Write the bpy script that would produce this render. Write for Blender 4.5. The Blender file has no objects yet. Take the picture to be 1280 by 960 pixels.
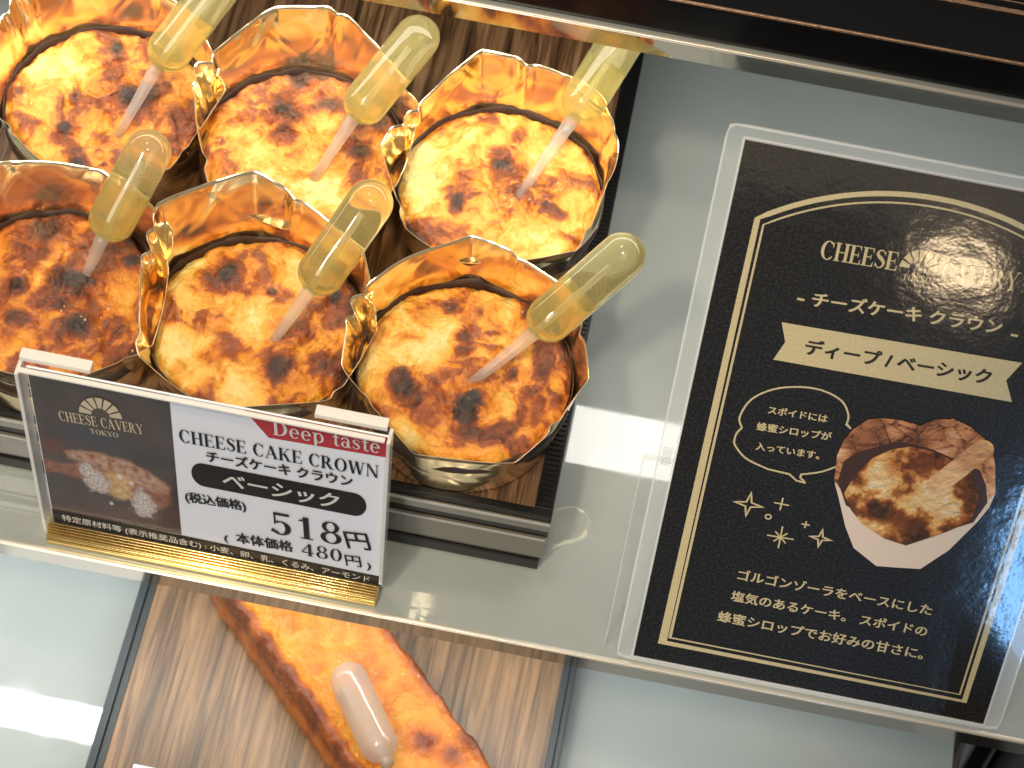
import bpy, bmesh, math, random
from mathutils import Vector, Matrix, noise
scene = bpy.context.scene
COL = scene.collection
rad = math.radians
# ------------------------------------------------------------------ camera
def make_camera():
    cd = bpy.data.cameras.new('camera'); cam = bpy.data.objects.new('camera', cd); COL.objects.link(cam)
    f = 2992.0
    a, b, c = rad(7.65), rad(57.05), rad(3.878)
    yaw = Matrix(((math.cos(c), math.sin(c), 0), (-math.sin(c), math.cos(c), 0), (0, 0, 1)))
    base = Matrix(((1, 0, 0), (0, 0, -1), (0, 1, 0)))
    pit = Matrix(((1, 0, 0), (0, math.cos(b), -math.sin(b)), (0, math.sin(b), math.cos(b))))
    rol = Matrix(((math.cos(a), -math.sin(a), 0), (math.sin(a), math.cos(a), 0), (0, 0, 1)))
    M = rol @ pit @ base @ yaw
    C = -(M.transposed() @ Vector((0, (801.5 - 480) / f, 1))) * 0.72
    rot = Matrix((M[0], -M[1], -M[2])).transposed()
    cam.matrix_world = Matrix.Translation(C) @ rot.to_4x4()
    cd.sensor_width = 36; cd.lens = f / 1280 * 36
    cd.clip_start = 0.01; cd.clip_end = 50
    cd.dof.use_dof = True; cd.dof.focus_distance = 0.69; cd.dof.aperture_fstop = 32
    scene.camera = cam
make_camera()
# ------------------------------------------------------------------ world
w = bpy.data.worlds.new('World'); scene.world = w; w.use_nodes = True
wn = w.node_tree.nodes; wl = w.node_tree.links
bg = wn['Background']
tc = wn.new('ShaderNodeTexCoord'); sepw = wn.new('ShaderNodeSeparateXYZ')
nz = wn.new('ShaderNodeTexNoise'); nz.inputs['Scale'].default_value = 2.2; nz.inputs['Detail'].default_value = 3
rmp = wn.new('ShaderNodeValToRGB')
rmp.color_ramp.elements[0].position = 0.32; rmp.color_ramp.elements[0].color = (.03, .025, .02, 1)
rmp.color_ramp.elements[1].position = 0.66; rmp.color_ramp.elements[1].color = (.46, .42, .37, 1)
wl.new(tc.outputs['Generated'], nz.inputs['Vector']); wl.new(nz.outputs['Fac'], rmp.inputs['Fac'])
mrw = wn.new('ShaderNodeMapRange'); mrw.inputs['From Min'].default_value = -.15; mrw.inputs['From Max'].default_value = .7; mrw.inputs['To Min'].default_value = .35; mrw.inputs['To Max'].default_value = 1.1
mulw = wn.new('ShaderNodeMixRGB'); mulw.blend_type = 'MULTIPLY'; mulw.inputs[0].default_value = 1
wl.new(tc.outputs['Generated'], sepw.inputs[0]); wl.new(sepw.outputs['Z'], mrw.inputs['Value']); wl.new(rmp.outputs['Color'], mulw.inputs[1]); wl.new(mrw.outputs['Result'], mulw.inputs[2])
wl.new(mulw.outputs[0], bg.inputs['Color']); bg.inputs['Strength'].default_value = 1.0
scene.view_settings.view_transform = 'Standard'; scene.view_settings.look = 'None'
scene.view_settings.exposure = 0.0; scene.view_settings.gamma = 1.0
# ------------------------------------------------------------------ lamps
def area(name, loc, target, sx, sy, power, col, spread=180):
    l = bpy.data.lights.new(name, 'AREA'); l.shape = 'RECTANGLE'; l.size = sx; l.size_y = sy
    l.energy = power; l.color = col; l.spread = rad(spread)
    o = bpy.data.objects.new(name, l); COL.objects.link(o); o.location = loc
    d = (Vector(target) - Vector(loc)).normalized()
    o.rotation_euler = d.to_track_quat('-Z', 'Y').to_euler()
    return o
def spot(name, loc, target, power, col, ang, size=.03):
    l = bpy.data.lights.new(name, 'SPOT'); l.energy = power; l.color = col; l.spot_size = rad(ang); l.spot_blend = .6
    l.shadow_soft_size = size
    o = bpy.data.objects.new(name, l); COL.objects.link(o); o.location = loc
    o.rotation_euler = (Vector(target) - Vector(loc)).to_track_quat('-Z', 'Y').to_euler()
# strip lights under the two upper shelves (seen mirrored as white bands in the glass below)
area('shelf_strip_light', (-.02, .1555, .1265), (-.02, .148, 0), .62, .025, .44, (1, .97, .90))
area('shelf_strip_light', (-.24, .079, -.0095), (-.24, .06, -.16), .62, .016, 0.95, (.97, 1, .98))
# warm ceiling spots over the aisle
spot('ceiling_spot', (-.30, -.60, 1.30), (-.09, .055, .04), 37, (1, .80, .55), 20, .05)
spot('ceiling_spot', (.06, -.42, 1.50), (-.08, .05, .04), 26, (1, .83, .60), 17, .05)
area('front_fill_light', (-.35, -1.05, 1.35), (-.05, .03, .05), .6, .6, 8.5, (1, .95, .88))  # added soft fill from the front, mainly to brighten the price card
area('cake_sparkle_light', (-.22, .30, 1.50), (-.07, .06, .05), .30, .16, 2.6, (1, .95, .86))  # added overhead lamp, placed to put sparkle on the glossy cake tops
# shop lamp across the aisle (mirrored on the sign) and a daylight window
area('aisle_lamp', (.235, -.925, .088), (.1, .066, .14), .046, .020, .13, (1, .74, .45))
area('sign_fill_light', (.17, -.93, .19), (.09, .06, .13), .36, .15, .13, (1, .78, .52))  # added dim warm panel, lifts the black at the top of the sign
area('daylight_window', (.358, -.95, -.160), (.13, .02, .04), .09, .20, 1.7, (.25, .55, 1))
# ------------------------------------------------------------------ helpers
def link(o, parent=None):
    COL.objects.link(o)
    if parent is not None: o.parent = parent
    return o
def obj(name, bm, mat, parent=None, smooth=True):
    me = bpy.data.meshes.new(name)
    bm.normal_update(); bm.to_mesh(me); bm.free()
    for m in (mat if isinstance(mat, (list, tuple)) else [mat]): me.materials.append(m)
    if smooth:
        for p in me.polygons: p.use_smooth = True
    return link(bpy.data.objects.new(name, me), parent)
def tag(o, label, cat, group=None, kind=None):
    o['label'] = label; o['category'] = cat
    if group: o['group'] = group
    if kind: o['kind'] = kind
    return o
def empty(name, loc=(0, 0, 0), rot=(0, 0, 0)):
    o = bpy.data.objects.new(name, None); o.location = loc; o.rotation_euler = rot; o.empty_display_size = .01
    return link(o)
def add_box(bm, x0, x1, y0, y1, z0, z1, bev=0, mi=0):
    vs = [bm.verts.new((x, y, z)) for z in (z0, z1) for y in (y0, y1) for x in (x0, x1)]
    fs = [bm.faces.new([vs[i] for i in q]) for q in ((0, 2, 3, 1), (4, 5, 7, 6), (0, 1, 5, 4), (2, 6, 7, 3), (0, 4, 6, 2), (1, 3, 7, 5))]
    for f in fs: f.material_index = mi
    if bev:
        es = list({e for f in fs for e in f.edges})
        bmesh.ops.bevel(bm, geom=es, offset=bev, segments=2, affect='EDGES', profile=.6)
def box(x0, x1, y0, y1, z0, z1, bev=0):
    bm = bmesh.new(); add_box(bm, x0, x1, y0, y1, z0, z1, bev); return bm
def add_lathe(bm, prof, seg=40, mat=None, mi=0):
    rings = []
    for r, z in prof:
        if r < 1e-7: rings.append([bm.verts.new((0, 0, z))])
        else: rings.append([bm.verts.new((r * math.cos(2 * math.pi * k / seg), r * math.sin(2 * math.pi * k / seg), z)) for k in range(seg)])
    for A, B in zip(rings, rings[1:]):
        for k in range(seg):
            a = A[k % len(A)]; b = A[(k + 1) % len(A)]; c = B[(k + 1) % len(B)]; d = B[k % len(B)]
            q = []
            for v in (a, b, c, d):
                if v not in q: q.append(v)
            if len(q) >= 3: bm.faces.new(q).material_index = mi
    if mat is not None: bmesh.ops.transform(bm, matrix=mat, verts=[v for R in rings for v in R])
# ------------------------------------------------------------------ materials
def new_mat(name):
    m = bpy.data.materials.new(name); m.use_nodes = True
    return m, m.node_tree.nodes, m.node_tree.links, m.node_tree.nodes['Principled BSDF']
def setp(p, **k):
    for a, v in k.items():
        s = p.inputs[a.replace('_', ' ')]
        s.default_value = (*v, 1) if isinstance(v, tuple) and len(v) == 3 and s.type == 'RGBA' else v
def simple(name, col, rough=.4, metal=0, coat=0, coat_rough=.05, bump=0, bscale=200, vary=0, spec=.5):
    m, n, l, p = new_mat(name)
    setp(p, Base_Color=col, Roughness=rough, Metallic=metal)
    p.inputs['Coat Weight'].default_value = coat; p.inputs['Coat Roughness'].default_value = coat_rough
    p.inputs['Specular IOR Level'].default_value = spec
    t = n.new('ShaderNodeTexCoord')
    if bump:
        z = n.new('ShaderNodeTexNoise'); z.inputs['Scale'].default_value = bscale; z.inputs['Detail'].default_value = 4
        b = n.new('ShaderNodeBump'); b.inputs['Strength'].default_value = bump; b.inputs['Distance'].default_value = .001
        l.new(t.outputs['Object'], z.inputs['Vector']); l.new(z.outputs['Fac'], b.inputs['Height'])
        l.new(b.outputs['Normal'], p.inputs['Normal']); l.new(b.outputs['Normal'], p.inputs['Coat Normal'])
    if vary:
        z = n.new('ShaderNodeTexNoise'); z.inputs['Scale'].default_value = bscale * .35; z.inputs['Detail'].default_value = 6
        mx = n.new('ShaderNodeMixRGB'); mx.inputs[1].default_value = (*[c * (1 - vary) for c in col], 1)
        mx.inputs[2].default_value = (*[min(1, c * (1 + vary)) for c in col], 1)
        l.new(t.outputs['Object'], z.inputs['Vector']); l.new(z.outputs['Fac'], mx.inputs[0]); l.new(mx.outputs[0], p.inputs['Base Color'])
    return m
def ramp(n, stops):
    r = n.new('ShaderNodeValToRGB'); e = r.color_ramp.elements
    while len(e) < len(stops): e.new(.5)
    for el, (pos, c) in zip(e, stops): el.position = pos; el.color = (*c, 1)
    return r
def shelf_mat():
    m, n, l, p = new_mat('glass_over_grey')
    t = n.new('ShaderNodeTexCoord'); z = n.new('ShaderNodeTexNoise'); z.inputs['Scale'].default_value = 14; z.inputs['Detail'].default_value = 4
    r = ramp(n, [(.3, (.252, .290, .288)), (.7, (.305, .340, .334))])
    l.new(t.outputs['Object'], z.inputs['Vector']); l.new(z.outputs['Fac'], r.inputs['Fac']); l.new(r.outputs['Color'], p.inputs['Base Color'])
    setp(p, Roughness=.45)
    p.inputs['Coat Weight'].default_value = 1; p.inputs['Coat Roughness'].default_value = .025; p.inputs['Coat IOR'].default_value = 1.75
    # faint dust in the gloss
    d = n.new('ShaderNodeTexNoise'); d.inputs['Scale'].default_value = 60; d.inputs['Detail'].default_value = 8
    rr = ramp(n, [(.45, (.02, .02, .02)), (.8, (.10, .10, .10))])
    l.new(t.outputs['Object'], d.inputs['Vector']); l.new(d.outputs['Fac'], rr.inputs['Fac']); l.new(rr.outputs['Color'], p.inputs['Coat Roughness'])
    return m
def wood_mat(name, k, soft=0.0):
    m, n, l, p = new_mat(name)
    t = n.new('ShaderNodeTexCoord'); mp = n.new('ShaderNodeMapping'); mp.inputs['Scale'].default_value = (1, .055, 1)
    z = n.new('ShaderNodeTexNoise'); z.inputs['Scale'].default_value = 330; z.inputs['Detail'].default_value = 10; z.inputs['Roughness'].default_value = .62; z.inputs['Distortion'].default_value = .6
    l.new(t.outputs['Object'], mp.inputs['Vector']); l.new(mp.outputs['Vector'], z.inputs['Vector'])
    mixc = lambda c: tuple(k * (v * (1 - soft) + q * soft) for v, q in zip(c, (.225, .142, .064)))
    r = ramp(n, [(.32, mixc((.030, .014, .007))), (.45, mixc((.12, .060, .026))), (.54, mixc((.22, .12, .056))), (.70, mixc((.33, .20, .10)))])
    l.new(z.outputs['Fac'], r.inputs['Fac'])
    # broad plank tone and fine dark pores
    mp2 = n.new('ShaderNodeMapping'); mp2.inputs['Scale'].default_value = (1, .035, 1)
    z2 = n.new('ShaderNodeTexNoise'); z2.inputs['Scale'].default_value = 700; z2.inputs['Detail'].default_value = 3
    l.new(t.outputs['Object'], mp2.inputs['Vector']); l.new(mp2.outputs['Vector'], z2.inputs['Vector'])
    r2 = ramp(n, [(.38, (.22 + soft * .4, .18 + soft * .4, .15 + soft * .4)), (.47, (1, 1, 1))])
    l.new(z2.outputs['Fac'], r2.inputs['Fac'])
    mp3 = n.new('ShaderNodeMapping'); mp3.inputs['Scale'].default_value = (1, .06, 1)
    z3 = n.new('ShaderNodeTexNoise'); z3.inputs['Scale'].default_value = 70; z3.inputs['Detail'].default_value = 2
    l.new(t.outputs['Object'], mp3.inputs['Vector']); l.new(mp3.outputs['Vector'], z3.inputs['Vector'])
    r3 = ramp(n, [(.35, (.62, .60, .58)), (.65, (1.15, 1.1, 1.05))])
    l.new(z3.outputs['Fac'], r3.inputs['Fac'])
    x = n.new('ShaderNodeMixRGB'); x.blend_type = 'MULTIPLY'; x.inputs[0].default_value = .75
    y = n.new('ShaderNodeMixRGB'); y.blend_type = 'MULTIPLY'; y.inputs[0].default_value = 1
    l.new(r.outputs['Color'], x.inputs[1]); l.new(r2.outputs['Color'], x.inputs[2]); l.new(x.outputs[0], y.inputs[1]); l.new(r3.outputs['Color'], y.inputs[2])
    l.new(y.outputs[0], p.inputs['Base Color'])
    setp(p, Roughness=.42)
    b = n.new('ShaderNodeBump'); b.inputs['Strength'].default_value = .25; b.inputs['Distance'].default_value = .0006
    l.new(z.outputs['Fac'], b.inputs['Height']); l.new(b.outputs['Normal'], p.inputs['Normal'])
    return m
BAKE = [(.0, (.86, .68, .28)), (.15, (.85, .54, .115)), (.33, (.82, .375, .040)), (.49, (.68, .22, .015)), (.64, (.33, .070, .007)), (.82, (.11, .024, .005)), (1, (.020, .008, .005))]
def cake_mat(name, stops=BAKE, fine=.62, scale=230, sss=.04, flat=None, coat=.95):
    m, n, l, p = new_mat(name)
    t = n.new('ShaderNodeTexCoord')
    at = n.new('ShaderNodeAttribute'); at.attribute_name = 'bake'
    z = n.new('ShaderNodeTexNoise'); z.inputs['Scale'].default_value = scale; z.inputs['Detail'].default_value = 9; z.inputs['Roughness'].default_value = .68; z.inputs['Distortion'].default_value = .8
    l.new(t.outputs['Object'], z.inputs['Vector'])
    zz = n.new('ShaderNodeTexNoise'); zz.inputs['Scale'].default_value = scale * 3.2; zz.inputs['Detail'].default_value = 6; zz.inputs['Roughness'].default_value = .65
    l.new(t.outputs['Object'], zz.inputs['Vector'])
    zm = n.new('ShaderNodeMixRGB'); zm.inputs[0].default_value = .42; l.new(z.outputs['Fac'], zm.inputs[1]); l.new(zz.outputs['Fac'], zm.inputs[2])
    s = n.new('ShaderNodeMath'); s.operation = 'MULTIPLY_ADD'; s.inputs[1].default_value = fine; s.inputs[2].default_value = -fine * .5
    l.new(zm.outputs[0], s.inputs[0])
    a = n.new('ShaderNodeMath'); a.operation = 'ADD'; l.new(s.outputs[0], a.inputs[0])
    if flat is None: l.new(at.outputs['Fac'], a.inputs[1])
    else:
        z4 = n.new('ShaderNodeTexNoise'); z4.inputs['Scale'].default_value = scale * .3; z4.inputs['Detail'].default_value = 3
        l.new(t.outputs['Object'], z4.inputs['Vector'])
        g = n.new('ShaderNodeMath'); g.operation = 'MULTIPLY_ADD'; g.inputs[1].default_value = 2.6; g.inputs[2].default_value = flat - 1.3
        l.new(z4.outputs['Fac'], g.inputs[0]); l.new(g.outputs[0], a.inputs[1])
    r = ramp(n, stops); l.new(a.outputs[0], r.inputs['Fac']); 
    # tiny pale crumbs / bubbles
    v = n.new('ShaderNodeTexVoronoi'); v.inputs['Scale'].default_value = 420; l.new(t.outputs['Object'], v.inputs['Vector'])
    vr = ramp(n, [(.10, (1, 1, 1)), (.20, (0, 0, 0))]); l.new(v.outputs['Distance'], vr.inputs['Fac'])
    z5 = n.new('ShaderNodeTexNoise'); z5.inputs['Scale'].default_value = 90; l.new(t.outputs['Object'], z5.inputs['Vector'])
    zr = ramp(n, [(.56, (0, 0, 0)), (.64, (.8, .8, .8))]); l.new(z5.outputs['Fac'], zr.inputs['Fac'])
    mu = n.new('ShaderNodeMath'); mu.operation = 'MULTIPLY'; l.new(vr.outputs['Color'], mu.inputs[0]); l.new(zr.outputs['Color'], mu.inputs[1])
    mx = n.new('ShaderNodeMixRGB'); l.new(mu.outputs[0], mx.inputs[0]); l.new(r.outputs['Color'], mx.inputs[1]); mx.inputs[2].default_value = (.86, .56, .24, 1)
    l.new(mx.outputs[0], p.inputs['Base Color'])
    setp(p, Roughness=.38); p.inputs['Specular IOR Level'].default_value = .3
    p.inputs['Subsurface Weight'].default_value = sss; p.inputs['Subsurface Radius'].default_value = (.004, .002, .0008); p.inputs['Subsurface Scale'].default_value = 1
    p.inputs['Coat Weight'].default_value = coat; p.inputs['Coat Roughness'].default_value = .085
    z6 = n.new('ShaderNodeTexNoise'); z6.inputs['Scale'].default_value = 480; z6.inputs['Detail'].default_value = 5; l.new(t.outputs['Object'], z6.inputs['Vector'])
    ad = n.new('ShaderNodeMath'); ad.operation = 'MULTIPLY_ADD'; ad.inputs[1].default_value = .8; l.new(z.outputs['Fac'], ad.inputs[0]); l.new(z6.outputs['Fac'], ad.inputs[2])
    b = n.new('ShaderNodeBump'); b.inputs['Strength'].default_value = 1.0; b.inputs['Distance'].default_value = .0013
    l.new(ad.outputs[0], b.inputs['Height']); l.new(b.outputs['Normal'], p.inputs['Normal']); l.new(b.outputs['Normal'], p.inputs['Coat Normal'])
    return m
def foil_mat():
    m, n, l, p = new_mat('gold_foil')
    setp(p, Base_Color=(1.0, .84, .56), Roughness=.17, Metallic=1.0)
    t = n.new('ShaderNodeTexCoord')
    z = n.new('ShaderNodeTexNoise'); z.inputs['Scale'].default_value = 42; z.inputs['Detail'].default_value = 1; z.inputs['Distortion'].default_value = 1.2
    v = n.new('ShaderNodeTexVoronoi'); v.feature = 'DISTANCE_TO_EDGE'; v.inputs['Scale'].default_value = 38
    vr = ramp(n, [(0, (0, 0, 0)), (.06, (1, 1, 1))])
    l.new(t.outputs['Object'], z.inputs['Vector']); l.new(t.outputs['Object'], v.inputs['Vector']); l.new(v.outputs['Distance'], vr.inputs['Fac'])
    mu = n.new('ShaderNodeMath'); mu.operation = 'MULTIPLY_ADD'; mu.inputs[1].default_value = .10; l.new(vr.outputs['Color'], mu.inputs[0]); l.new(z.outputs['Fac'], mu.inputs[2])
    b = n.new('ShaderNodeBump'); b.inputs['Strength'].default_value = .42; b.inputs['Distance'].default_value = .0022
    l.new(mu.outputs[0], b.inputs['Height']); l.new(b.outputs['Normal'], p.inputs['Normal'])
    return m
def glassy(name, col, ior, rough, coat=1.0, milky=.0, milk=(1, .95, .8)):
    m, n, l, p = new_mat(name)
    setp(p, Base_Color=col, Roughness=rough, IOR=ior)
    p.inputs['Transmission Weight'].default_value = 1; p.inputs['Coat Weight'].default_value = coat; p.inputs['Coat Roughness'].default_value = .06
    if milky:
        out = n['Material Output']; tr = n.new('ShaderNodeBsdfTranslucent'); di = n.new('ShaderNodeBsdfDiffuse')
        tr.inputs['Color'].default_value = (*milk, 1); di.inputs['Color'].default_value = (*milk, 1)
        m1 = n.new('ShaderNodeMixShader'); m1.inputs[0].default_value = .5; m2 = n.new('ShaderNodeMixShader'); m2.inputs[0].default_value = milky
        l.new(tr.outputs[0], m1.inputs[1]); l.new(di.outputs[0], m1.inputs[2]); l.new(p.outputs[0], m2.inputs[1]); l.new(m1.outputs[0], m2.inputs[2]); l.new(m2.outputs[0], out.inputs['Surface'])
    return m
def film(name, col, fac, rough=.12):
    m, n, l, p = new_mat(name)
    out = n['Material Output']; tr = n.new('ShaderNodeBsdfTransparent'); mx = n.new('ShaderNodeMixShader'); mx.inputs[0].default_value = fac
    setp(p, Base_Color=col, Roughness=rough); p.inputs['Coat Weight'].default_value = .6
    l.new(tr.outputs[0], mx.inputs[1]); l.new(p.outputs[0], mx.inputs[2]); l.new(mx.outputs[0], out.inputs['Surface'])
    return m
def gloss_print(name, col, grain=None, coat=1.0):
    """printed paper under a rippled laminate film"""
    m, n, l, p = new_mat(name)
    t = n.new('ShaderNodeTexCoord')
    setp(p, Base_Color=col, Roughness=.55); p.inputs['Coat Weight'].default_value = coat; p.inputs['Coat Roughness'].default_value = .075; p.inputs['Coat IOR'].default_value = 1.5
    p.inputs['Specular IOR Level'].default_value = .25
    if grain:
        z = n.new('ShaderNodeTexNoise'); z.inputs['Scale'].default_value = 1300; z.inputs['Detail'].default_value = 3
        r = ramp(n, [(.45, col), (.75, grain)]); l.new(t.outputs['Object'], z.inputs['Vector']); l.new(z.outputs['Fac'], r.inputs['Fac']); l.new(r.outputs['Color'], p.inputs['Base Color'])
    a = n.new('ShaderNodeTexNoise'); a.inputs['Scale'].default_value = 120; a.inputs['Detail'].default_value = 3
    g = n.new('ShaderNodeTexNoise'); g.inputs['Scale'].default_value = 900; g.inputs['Detail'].default_value = 2
    l.new(t.outputs['Object'], a.inputs['Vector']); l.new(t.outputs['Object'], g.inputs['Vector'])
    s = n.new('ShaderNodeMath'); s.operation = 'MULTIPLY_ADD'; s.inputs[1].default_value = .12; l.new(g.outputs['Fac'], s.inputs[0]); l.new(a.outputs['Fac'], s.inputs[2])
    b = n.new('ShaderNodeBump'); b.inputs['Strength'].default_value = .11; b.inputs['Distance'].default_value = .0005
    l.new(s.outputs[0], b.inputs['Height']); l.new(b.outputs['Normal'], p.inputs['Coat Normal'])
    return m
M_shelf = shelf_mat()
M_edge = simple('polished_edge', (.66, .64, .60), .05, 1.0)
M_edge_hi = simple('edge_chamfer', (.85, .80, .70), .25, .6)
M_wood = wood_mat('dark_walnut_print', .92)
M_wood_low = wood_mat('walnut_print', 1.05, .42)
M_black = simple('black_rim', (.005, .005, .0055), .4, spec=.22)
M_blackgloss = simple('black_gloss', (.005, .005, .006), .12, spec=.22)
M_riser = simple('smoked_acrylic', (.125, .112, .085), .10, coat=1, coat_rough=.03)
M_riser_dark = simple('dark_acrylic_edge', (.006, .006, .006), .2, coat=.2, coat_rough=.04, spec=.2)
M_clear_line = simple('clear_lip', (.36, .36, .34), .1, coat=1)
M_copper = simple('copper_trim', (.75, .45, .28), .3, 1.0, bump=.3, bscale=900)
M_gold = simple('gold_metal', (.98, .74, .30), .14, 1.0, bump=.03, bscale=200)
M_foil = foil_mat()
M_paper_edge = simple('paper_edge', (.60, .50, .34), .5)
M_collar = simple('scorched_paper', (.040, .016, .008), .5, vary=.6, bscale=500)
M_cake = cake_mat('baked_cheesecake')
M_lowcake = cake_mat('glazed_cheesecake', [(.0, (.66, .34, .05)), (.25, (.60, .235, .018)), (.5, (.48, .125, .010)), (.72, (.20, .040, .006)), (1, (.05, .012, .004))], .40, 200, .1, coat=.8)
M_bulb = glassy('squeeze_plastic', (1, .97, .68), 1.10, .06, 1.0, .23, (1, .90, .40))
M_stem = glassy('stem_plastic', (.99, .98, .97), 1.04, .10, .9, .27, (.99, .95, .90))
M_syrup = glassy('honey_syrup', (1, .93, .55), 1.12, .02, 0, .12, (1, .86, .32))
M_bulb_milk = glassy('cloudy_plastic', (.97, .95, .90), 1.08, .2, 1.0, .30, (.92, .88, .80))
M_acrylic = film('clear_acrylic', (.30, .32, .31), .022, .04)
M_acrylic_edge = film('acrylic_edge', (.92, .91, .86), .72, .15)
M_lam = film('laminate_film', (.80, .86, .86), .13, .16)
M_lam_edge = film('laminate_seam', (.9, .92, .9), .34, .2)
# ------------------------------------------------------------------ 2-D drawing on signs
class Sheet:
    """collects flat shapes (sign millimetres) in one mesh, each a hair above the last"""
    def __init__(s, z): s.bm = bmesh.new(); s.z = z; s.k = 0
    def poly(s, pts):
        s.k += 1; z = s.z + s.k * 2e-7
        vs = [s.bm.verts.new((x * .001, y * .001, z)) for x, y in pts]
        try: f = s.bm.faces.new(vs)
        except ValueError: return
        f.normal_update()
        if f.normal.z < 0: f.normal_flip()
    def line(s, pts, w, closed=False):
        n = len(pts); L = []; R = []
        for i in range(n):
            a = pts[i - 1] if (i or closed) else pts[0]; b = pts[(i + 1) % n] if (i < n - 1 or closed) else pts[-1]
            dx, dy = b[0] - a[0], b[1] - a[1]; q = math.hypot(dx, dy) or 1
            nx, ny = -dy / q, dx / q
            k = 1
            if 0 < i < n - 1 or closed:
                p = pts[i]; e = (p[0] - a[0], p[1] - a[1]); el = math.hypot(*e) or 1
                c = abs((-e[1] / el) * nx + (e[0] / el) * ny); k = 1 / max(.4, c)
            ww = w[i] if isinstance(w, (list, tuple)) else w
            L.append((pts[i][0] + nx * ww / 2 * k, pts[i][1] + ny * ww / 2 * k)); R.append((pts[i][0] - nx * ww / 2 * k, pts[i][1] - ny * ww / 2 * k))
        s.k += 1; z = s.z + s.k * 2e-7
        VL = [s.bm.verts.new((x * .001, y * .001, z)) for x, y in L]; VR = [s.bm.verts.new((x * .001, y * .001, z)) for x, y in R]
        for i in range(n if closed else n - 1):
            j = (i + 1) % n; s.bm.faces.new((VR[i], VR[j], VL[j], VL[i]))
    def ellipse(s, cx, cy, rx, ry, n=40, a0=0, a1=360):
        s.poly([(cx + rx * math.cos(rad(a0 + (a1 - a0) * i / n)), cy + ry * math.sin(rad(a0 + (a1 - a0) * i / n))) for i in range(n + (a1 - a0 != 360))])
    def cjk(s, text, p0, p1, sy=1.0, weight=0.0, slant=0.0, strike=0.0):
        if strike: s.cjk(text, (p0[0] - strike, p0[1] + strike * .4), (p1[0] - strike, p1[1] + strike * .4), sy, weight, slant)
        cu = bpy.data.curves.new('t', 'FONT'); cu.body = text; cu.size = 1; cu.offset = weight; cu.resolution_u = 3
        o = bpy.data.objects.new('t', cu); COL.objects.link(o)
        dg = bpy.context.evaluated_depsgraph_get(); dg.update()
        me = bpy.data.meshes.new_from_object(o.evaluated_get(dg))
        xs = [v.co.x for v in me.vertices]; ys = [v.co.y for v in me.vertices]
        x0, x1 = min(xs), max(xs); y0 = min(ys)
        L = math.hypot(p1[0] - p0[0], p1[1] - p0[1]); k = L / (x1 - x0)
        ux, uy = (p1[0] - p0[0]) / L, (p1[1] - p0[1]) / L
        s.k += 1; z = s.z + s.k * 2e-7; vs = []
        for v in me.vertices:
            a = (v.co.x - x0) * k; b = (v.co.y - y0) * k * sy; a += b * slant
            vs.append(s.bm.verts.new(((p0[0] + a * ux - b * uy) * .001, (p0[1] + a * uy + b * ux) * .001, z)))
        for f in me.polygons:
            try:
                nf = s.bm.faces.new([vs[i] for i in f.vertices]); nf.normal_update()
                if nf.normal.z < 0: nf.normal_flip()
            except ValueError: pass
        bpy.data.objects.remove(o); bpy.data.meshes.remove(me); bpy.data.curves.remove(cu)
    def serif(s, text, p0, p1, h, track=.06):
        W = 0; gl = []
        for ch in text:
            if ch == ' ': W += .42; continue
            ps, adv = glyph(ch); gl.append((W, ps)); W += adv + track
        W -= track
        L = math.hypot(p1[0] - p0[0], p1[1] - p0[1]); ux, uy = (p1[0] - p0[0]) / L, (p1[1] - p0[1]) / L; k = L / W
        for x, ps in gl:
            for P in ps:
                s.poly([(p0[0] + (x + a) * k * ux - b * h * uy, p0[1] + (x + a) * k * uy + b * h * ux) for a, b in P])
    def arch_logo(s, cx, cy, R, r, ky=1.0, ux=0, n=7):
        for i in range(n):
            a0 = 180 * i / n + 2.6; a1 = 180 * (i + 1) / n - 2.6
            P = [(R, a0), (R, (a0 + a1) / 2), (R, a1), (r, a1 - 1), (r, (a0 + a1) / 2), (r, a0 + 1)]
            s.poly([(cx + q * math.cos(rad(a)), cy + q * math.sin(rad(a)) * ky + ux * q * math.cos(rad(a))) for q, a in P])
    def build(s, name, mat, parent): return obj(name, s.bm, mat, parent, smooth=False)
def rect(x0, y0, x1, y1): return [(x0, y0), (x1, y0), (x1, y1), (x0, y1)]
def ring(cx, cy, rx, ry, th, tn, a0=0, a1=360, n=28):
    out = []; cuts = [a0, (a0 + a1) / 2, a1] if a1 - a0 > 200 else [a0, a1]
    for p, q in zip(cuts, cuts[1:]):
        A = [rad(p + (q - p) * i / n) for i in range(n + 1)]
        out.append([(cx + rx * math.cos(t), cy + ry * math.sin(t)) for t in A] + [(cx + (rx - th) * math.cos(t), cy + (ry - tn) * math.sin(t)) for t in reversed(A)])
    return out
def diag(x0, y0, x1, y1, w): return [(x0 - w / 2, y0), (x0 + w / 2, y0), (x1 + w / 2, y1), (x1 - w / 2, y1)]
def stem(x, y0=0, y1=1, w=.19, sb=True, st=True, sw=.09, sh=.05):
    o = [rect(x, y0, x + w, y1)]
    if sb: o.append(rect(x - sw, y0, x + w + sw, y0 + sh))
    if st: o.append(rect(x - sw, y1 - sh, x + w + sw, y1))
    return o
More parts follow.
